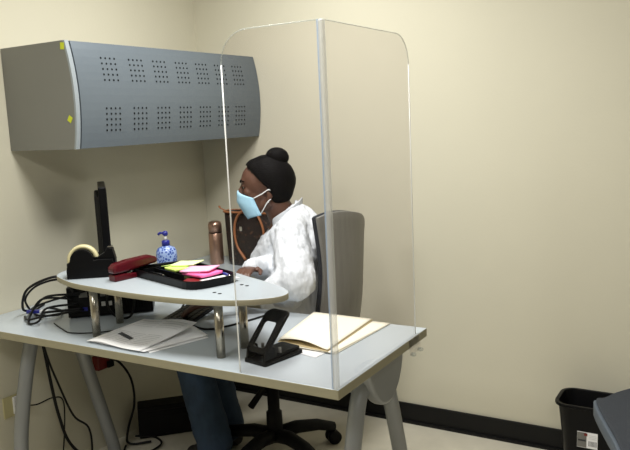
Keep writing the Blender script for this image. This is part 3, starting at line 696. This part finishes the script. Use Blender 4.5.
for (u, z, w_, h_, m_) in ((.13, .085, .018, .012, chair_grey), (.155, .085, .018, .012, chair_grey), (.13, .05, .014, .016, inkg), (.152, .05, .018, .016, inkg), (.06, .09, .03, .02, chair_grey), (.055, .035, .035, .014, blue_p)):
    b = MB(); b.box((u, -.002, DZ + z), (w_, .004, h_), m_, mx=Xp); b.build('port', t)
for (u, v) in ((.03, .03), (.28, .03), (.03, .13), (.28, .13)):
    b = MB(); b.box((u, v, DZ + .002), (.02, .02, .004), rubber, mx=Xp); b.build('foot', t)
ka = math.radians(-74); t = thing('keyboard', (.66, -.93, DZ), 'black keyboard on the desk beneath her near hand', 'keyboard')
Xk = Matrix.Translation((.705, -.955, DZ)) @ Matrix.Rotation(ka, 4, 'Z')
b = MB(); b.box((0, 0, .004), (.34, .13, .008), blackm, mx=Xk, bev=.002); b.build('case', t)
b = MB()
for i in range(15):
    for j in range(5): b.box((-.155 + i * .0221, -.048 + j * .024, .0095), (.018, .019, .003), black, mx=Xk)
b.build('keys', t)

# ------------------------------------------------------------ hole punch
def punch():
    t = thing('hole_punch', (1.29, -1.29, DZ), 'large black hole punch with looped handle on the desk', 'hole punch')
    A = V((1.230, -1.352)); ex = V((.083, -.016)).normalized(); ey = V((.20, .98)).normalized(); ex = V((ey.y, -ey.x)) * 1.0
    X = Matrix(((ex.x, ey.x, 0, A.x), (ex.y, ey.y, 0, A.y), (0, 0, 1, DZ), (0, 0, 0, 1)))
    b = MB(); b.prism(rrect(-.004, -.004, .088, .155, .008), 0.0, .012, black, mx=X); b.build('base_plate', t, bevel=.002)
    b = MB(); b.prism(rrect(.004, .035, .080, .150, .006), .012, .024, blackm, mx=X); b.build('punch_block', t, bevel=.003)
    for x in (.006, .078):
        b = MB(); b.prism([(.0, .012), (.05, .012), (.042, .045), (.025, .055), (.006, .045)], x - .003, x + .003, black, mx=X @ Matrix(((0, 0, 1, 0), (1, 0, 0, 0), (0, 1, 0, 0), (0, 0, 0, 1)))); b.build('side_ear', t)
        b = MB(); b.tube([(X @ V((x + .0, .066, .024))), (X @ V((x, .066, .040)))], .005, chair_grey, seg=10); b.build('punch_pin', t)
    # handle: rectangular loop plate rising and leaning back
    P0 = []; outer = rrect(0, 0, .088, .140, .022, 6)
    Xh = X @ Matrix.Translation((-.002, .016, .028)) @ Matrix.Rotation(math.radians(66), 4, 'X')
    b = MB(); inner = rrect(.018, .018, .070, .098, .010, 6); n = len(outer); b.mi(black)
    def curve(p, z): return (p[0], p[1], z - .05 * (p[1] / .135) ** 2 + .0)
    ov = [[b.bm.verts.new(Xh @ V(curve(p, z))) for p in outer] for z in (0, .012)]; iv = [[b.bm.verts.new(Xh @ V(curve(p, z))) for p in inner] for z in (0, .012)]
    for i in range(n):
        j = (i + 1) % n
        b.bm.faces.new((ov[1][i], ov[1][j], iv[1][j], iv[1][i])); b.bm.faces.new((ov[0][j], ov[0][i], iv[0][i], iv[0][j]))
        b.bm.faces.new((ov[0][i], ov[0][j], ov[1][j], ov[1][i])); b.bm.faces.new((iv[0][j], iv[0][i], iv[1][i], iv[1][j]))
    b.build('handle', t, bevel=.003)
punch()
# ------------------------------------------------------------ folders and sheets
def sheet(name, pts, z, th, m, bulge=None, parent=None, n=12):
    a, bq, c, d = [V((p[0], p[1])) for p in pts]; P = []
    for i in range(n + 1):
        u = i / n; row = []
        for j in range(n + 1):
            v = j / n; p = a * (1 - u) * (1 - v) + bq * u * (1 - v) + c * u * v + d * (1 - u) * v
            zz = z + th + (bulge(u, v) if bulge else 0)
            row.append((p.x, p.y, zz))
        P.append(row)
    b = MB(); b.grid(P, m, thick=th); return b.build(name, parent)
tag(sheet('paper_sheet', [(1.275, -1.215), (1.405, -1.245), (1.43, -.98), (1.25, -.96)], DZ + .0005, .001, white_pl), 'white sheet of paper lying lowest under the manila folders', 'paper')
t = thing('manila_folder', (1.38, -1.0, DZ), 'lower manila folder sticking out on the right of the upper one', 'folder', 'manila folders')
sheet('back_cover', [(1.265, -1.185), (1.445, -1.195), (1.462, -.845), (1.25, -.845)], DZ + .002, .001, manila, None, t)
sheet('front_cover', [(1.265, -1.19), (1.44, -1.20), (1.462, -.845), (1.25, -.845)], DZ + .0035, .001, manila, lambda u, v: .002 * (1 - v), t)
t = thing('manila_folder', (1.3, -1.0, DZ), 'upper manila folder with slightly open bulging cover behind the hole punch', 'folder', 'manila folders')
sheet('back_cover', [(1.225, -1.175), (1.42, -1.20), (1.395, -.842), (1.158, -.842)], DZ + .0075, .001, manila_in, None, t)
sheet('front_cover', [(1.222, -1.165), (1.418, -1.195), (1.392, -.846), (1.160, -.842)], DZ + .0095, .001, manila, lambda u, v: .013 * (1 - v) ** 1.5 * math.sin(PI * min(1, u * 1.05)) * 1 + .002, t)
# documents left
def bul(k, p=1.0): return lambda u, v: k * math.sin(PI * v) ** 1.0 * (u ** p) + .002
docs = thing('newsletter', (.72, -1.29, DZ), 'folded white newsletter lying on top of papers at the desk front', 'paper')
sheet('page', [(.625, -1.412), (.875, -1.425), (.895, -1.17), (.64, -1.16)], DZ + .006, .001, paper, lambda u, v: .004 * math.sin(PI * u) + .028 * (v ** 2) * (.3 + .7 * u) + .003 * math.sin(7 * u + 3 * v), docs)
# headline text smear as separate printed part following the page
P = []
def page_z(u, v): return DZ + .007 + .004 * math.sin(PI * u) + .028 * (v ** 2) * (.3 + .7 * u) + .003 * math.sin(7 * u + 3 * v)
def page_pt(u, v, dz=.0012):
    a, bq, c, d = V((.625, -1.412)), V((.875, -1.425)), V((.895, -1.17)), V((.64, -1.16)); p = a * (1 - u) * (1 - v) + bq * u * (1 - v) + c * u * v + d * (1 - u) * v
    return (p.x, p.y, page_z(u, v) + dz)
b = MB()
for k in range(8):
    u0, v0 = .205 + k * .043, .345 - k * .012
    b.grid([[page_pt(u0, v0), page_pt(u0, v0 + .075)], [page_pt(u0 + .036, v0 - .01), page_pt(u0 + .036, v0 + .065)]], ink)
b.build('headline', docs)
b = MB()
for r in range(8):
    v0 = .12 + r * .05
    for (ua, ub) in ((.08, .32), (.36, .60), (.64, .90)):
        N = 6; P = [[page_pt(ua + (ub - ua) * i / N, v0), page_pt(ua + (ub - ua) * i / N, v0 + .014)] for i in range(N + 1)]; b.grid(P, inkg)
b.build('text_block', docs); b = MB()
for r in range(4):
    v0 = .72 + r * .06
    for (ua, ub) in ((.08, .45), (.52, .92)):
        N = 6; P = [[page_pt(ua + (ub - ua) * i / N, v0), page_pt(ua + (ub - ua) * i / N, v0 + .014)] for i in range(N + 1)]; b.grid(P, inkg)
b.build('text_block', docs)
tag(sheet('paper_sheet', [(.64, -1.405), (.89, -1.42), (.965, -1.20), (.72, -1.06)], DZ + .003, .001, paper, lambda u, v: .001 + .001 * u), 'wide white sheet directly under the folded newsletter', 'paper')
tag(sheet('paper_sheet', [(.76, -1.335), (.905, -1.41), (.975, -1.21), (.80, -1.12)], DZ + .0005, .001, paper, None), 'white sheet lying lowest and furthest right under the newsletter', 'paper')
tag(sheet('paper_sheet', [(.60, -1.30), (.84, -1.20), (.74, -1.02), (.56, -1.12)], DZ + .0325, .001, paper, lambda u, v: -.028 * (1 - v) ** 2 * .2 - .024 * v + 0 * u), 'white sheet propped against the back of the newsletter', 'paper') if False else None

# ------------------------------------------------------------ cables
def cable(pts, r, label, name='cable', group=None, n=8, m=cablem):
    b = MB(); b.tube(smooth_path(pts, n), r, m, seg=8); return tag(b.build(name), label, 'cable', group)
z = DZ + .004
cable([(.60, -.90, z), (.72, -1.065, z), (.86, -1.135, z), (.925, -1.135, z), (.965, -1.065, z), (1.0, -.93, z), (1.0, -.86, z)], .0036, 'black cable looping across the desk right of the shelf posts')
cable([(.33, -1.30, z), (.42, -1.34, z), (.50, -1.36, z), (.60, -1.30, z), (.72, -1.15, z), (.80, -1.06, z)], .0022, 'thin black cable crossing the desk in front of the computer')
def pc(u, zz, off=-.01): p = Xp @ V((u, off, 0)); return (p.x, p.y, DZ + zz)
g = 'cables tangled at the left end of the shelf'
cable([pc(.02, .13, .06), (.30, -1.255, DZ + .165), (.20, -1.30, DZ + .12), (.12, -1.27, DZ + .03), (.10, -1.21, z), (.18, -1.22, z + .004), (.27, -1.28, z + .03), pc(.055, .04)], .0048, 'thick black cable arching highest left of the shelf', group=g)
cable([pc(.05, .095), (.30, -1.29, DZ + .10), (.20, -1.27, DZ + .05), (.13, -1.24, DZ + .02), (.09, -1.19, z), (.05, -1.12, z)], .0042, 'black cable sloping from the computer down to the wall side', group=g)
cable([pc(.02, .08), (.28, -1.30, DZ + .09), (.23, -1.32, DZ + .03), (.25, -1.345, z + .002), (.30, -1.34, DZ + .02), (.31, -1.31, DZ + .06), pc(.04, .06)], .0042, 'black cable hanging in a tight loop left of the computer', group=g)
cable([pc(.15, .085, -.004), pc(.15, .08, -.05), pc(.16, .04, -.075), pc(.19, .008, -.07), pc(.23, .01, -.06), pc(.245, .06, -.04), pc(.23, .09, -.004)], .0042, 'black cable looping between the two left shelf posts', group=g)
cable([(.09, -1.20, z), (.15, -1.24, z), (.22, -1.26, z + .006), (.26, -1.22, z + .004), (.20, -1.16, z), (.12, -1.15, z)], .004, 'black cable coiled flat on the desk near the wall', group=g)
cable([(.10, -1.22, z), (.14, -1.27, DZ + .07), (.22, -1.27, DZ + .13), (.31, -1.23, DZ + .15), pc(.03, .10)], .0042, 'black cable rising from the desk to just under the shelf tip', group=g)
cable([(.12, -1.24, z + .01), (.19, -1.29, DZ + .025), (.27, -1.30, DZ + .07), pc(.07, .105)], .004, 'black cable sloping gently up to the top of the computer', group=g)
cable([(.14, -1.28, z), (.22, -1.325, DZ + .012), (.30, -1.31, DZ + .03), pc(.06, .035)], .004, 'lowest black cable running from the wall side into the blue port', group=g)
t = thing('video_connector', (.20, -1.25, DZ), 'blue and white video cable plug lying in the cable tangle', 'connector')
b = MB(); b.box((.17, -1.262, DZ + .022), (.05, .018, .012), blue_p, rz=.5, bev=.002); b.build('plug_body', t)
b = MB(); b.box((.205, -1.243, DZ + .022), (.028, .014, .009), white_pl, rz=.5); b.build('plug_shell', t)
# under the desk
g = 'cables hanging under the desk'
cable([(.09, -1.19, .70), (.09, -1.175, .60), (.09, -1.155, .42), (.085, -1.13, .28), (.08, -1.085, .14), (.10, -1.0, .03), (.2, -.95, .012)], .0065, 'thickest black cable hanging from the desk behind the left leg', group=g)
cable([(.10, -1.20, .70), (.10, -1.17, .55), (.10, -1.13, .42), (.10, -1.07, .26), (.10, -1.0, .18), (.10, -.99, .08), (.12, -1.03, .01)], .0045, 'thinner black cable hanging just right of the thickest one', group=g)
cable([(.07, -1.185, .70), (.06, -1.15, .62), (.03, -1.06, .55), (.02, -.98, .50), (.02, -.90, .49), (.012, -.84, .43)], .0035, 'thin black cable sagging along the wall to the red adapter', group=g)
cable([(.02, -.80, .40), (.03, -.74, .38), (.04, -.68, .28), (.05, -.68, .16), (.06, -.74, .06), (.10, -.78, .012), (.18, -.72, .012)], .0055, 'black cable curving from the red adapter down to the floor', group=g)
cable([(.012, -1.255, .362), (.04, -1.20, .345), (.02, -1.10, .335), (.02, -1.05, .30), (.03, -1.07, .16), (.05, -1.12, .012)], .003, 'thin black cable from the wall outlet drooping to the floor', group=g)
cable([(.10, -.80, .01), (.16, -.86, .012), (.24, -.82, .012), (.24, -.72, .012), (.16, -.68, .014), (.10, -.74, .03)], .005, 'black cable coiled on the floor beside the black power unit', group=g)
t = thing('wall_outlet', (0, -1.275, .36), 'wall outlet with black plug low on the left wall', 'outlet')
b = MB(); b.box((.004, -1.285, .365), (.006, .072, .085), ivory, bev=.002); b.build('cover_plate', t)
b = MB(); b.box((.010, -1.262, .365), (.010, .035, .07), white_pl, bev=.002); b.build('socket', t)
b = MB(); b.box((.022, -1.255, .372), (.02, .024, .028), blackm, bev=.003); b.build('plug', t)
t = thing('power_adapter', (.0, -.82, .39), 'red power adapter on the left wall under the desk', 'adapter')
b = MB(); b.box((.022, -.83, .405), (.04, .07, .065), redp, bev=.006); b.build('housing', t)
b = MB(); b.box((.047, -.80, .39), (.012, .035, .03), blackm, bev=.002); b.build('plug', t)
t = thing('power_unit', (.13, -.50, 0), 'black box shaped backup power unit on floor by left wall', 'power unit')
Xu = Matrix.Translation((.10, -.713, 0)) @ Matrix.Rotation(math.radians(45), 4, 'Z')
b = MB(); b.box((.15, .055, .075), (.30, .10, .15), blackm, mx=Xu, bev=.006); b.build('case', t)
b = MB(); b.box((.15, .004, .115), (.26, .004, .03), black, mx=Xu); b.build('front_panel', t)

# ------------------------------------------------------------ waste bin
t = thing('waste_bin', (2.03, -.135, 0), 'black rectangular plastic waste bin against the back wall', 'bin')
b = MB()
def ringp(x0, y0, x1, y1, r, z): return [(x, y, z) for x, y in rrect(x0, y0, x1, y1, r, 5)]
X0b, X1b, Yb0, Yb1, ZT = 1.856, 2.20, -.232, -.034, .300
rgs = [ringp(X0b + .04, Yb0 + .03, X1b - .04, Yb1 - .022, .04, 0), ringp(X0b + .012, Yb0 + .010, X1b - .012, Yb1 - .008, .05, ZT - .012), ringp(X0b, Yb0, X1b, Yb1, .055, ZT - .012), ringp(X0b, Yb0, X1b, Yb1, .055, ZT), ringp(X0b + .014, Yb0 + .012, X1b - .014, Yb1 - .012, .045, ZT), ringp(X0b + .046, Yb0 + .036, X1b - .046, Yb1 - .028, .035, .006)]
vv = [[b.bm.verts.new(p) for p in r] for r in rgs]; b.mi(black); n = len(vv[0])
for k in range(5):
    for i in range(n): b.bm.faces.new((vv[k][i], vv[k][(i + 1) % n], vv[k + 1][(i + 1) % n], vv[k + 1][i])).smooth = (k in (0, 4))
b.bm.faces.new(vv[0][::-1]); b.bm.faces.new(vv[-1]); b.build('bin_body', t, bevel=.002)
lb = MB(); Xl = Matrix.Translation((1.985, Yb0 + .0135, .165)) @ Matrix.Rotation(math.radians(-4), 4, 'X')
lb.box((0, 0, 0), (.075, .001, .062), paper, mx=Xl)
lb.box((-.020, -.001, 0), (.034, .0008, .058), chair_grey, mx=Xl); lb.box((-.006, -.0018, .022), (.012, .0006, .010), redp, mx=Xl); lb.box((-.020, -.0018, -.002), (.028, .0006, .006), ink, mx=Xl)
for i in range(7): lb.box((.006 + i * .0045, -.001, -.012), (.0018, .0008, .020), ink, mx=Xl)
for i in range(3): lb.box((.020, -.001, .008 + i * .006), (.028, .0008, .0014), inkg, mx=Xl)
o = lb.build('label_sticker', t); o['label'] = 'white and grey barcode sticker'

# ------------------------------------------------------------ guest chair at lower right
t = thing('guest_chair', (2.36, -.73, 0), 'slate grey upholstered guest chair seat cropped at the lower right corner', 'chair')
so_ = smooth_loop([(2.075, -.628), (2.095, -.585), (2.135, -.50), (2.23, -.39), (2.40, -.37), (2.55, -.45), (2.60, -.62), (2.60, -.90), (2.52, -1.08), (2.36, -1.12), (2.24, -1.05), (2.17, -.88)], 5)
b = MB(); b.prism(so_, .440, .485, guest_edge, guest_edge, smooth=True); b.build('seat_edge', t, bevel=.004)
cx_, cy_ = 2.34, -.74
b = MB(); ins = [(cx_ + (x - cx_) * .965, cy_ + (y - cy_) * .965) for x, y in so_]; b.prism(ins, .484, .497, guest_fab, smooth=True); b.build('seat_pad', t, bevel=.006)
b = MB(); ins2 = [(cx_ + (x - cx_) * .93, cy_ + (y - cy_) * .93) for x, y in so_]; ins3 = [(cx_ + (x - cx_) * .6, cy_ + (y - cy_) * .6) for x, y in so_]
v1 = [b.bm.verts.new((x, y, .441)) for x, y in ins2]; v2 = [b.bm.verts.new((x, y, .36)) for x, y in ins3]; b.mi(guest_shell); n = len(v1)
for i in range(n): b.bm.faces.new((v1[i], v1[(i + 1) % n], v2[(i + 1) % n], v2[i])).smooth = True
b.bm.faces.new(v1); b.bm.faces.new(v2[::-1]); b.build('under_shell', t)
for (lx, ly) in ((2.24, -.56), (2.50, -.55), (2.30, -.98), (2.52, -.95)):
    b = MB(); b.tube([(lx, ly, .40), (lx + (lx - cx_) * .25, ly + (ly - cy_) * .1, .0)], .012, blackm); b.build('leg', t)
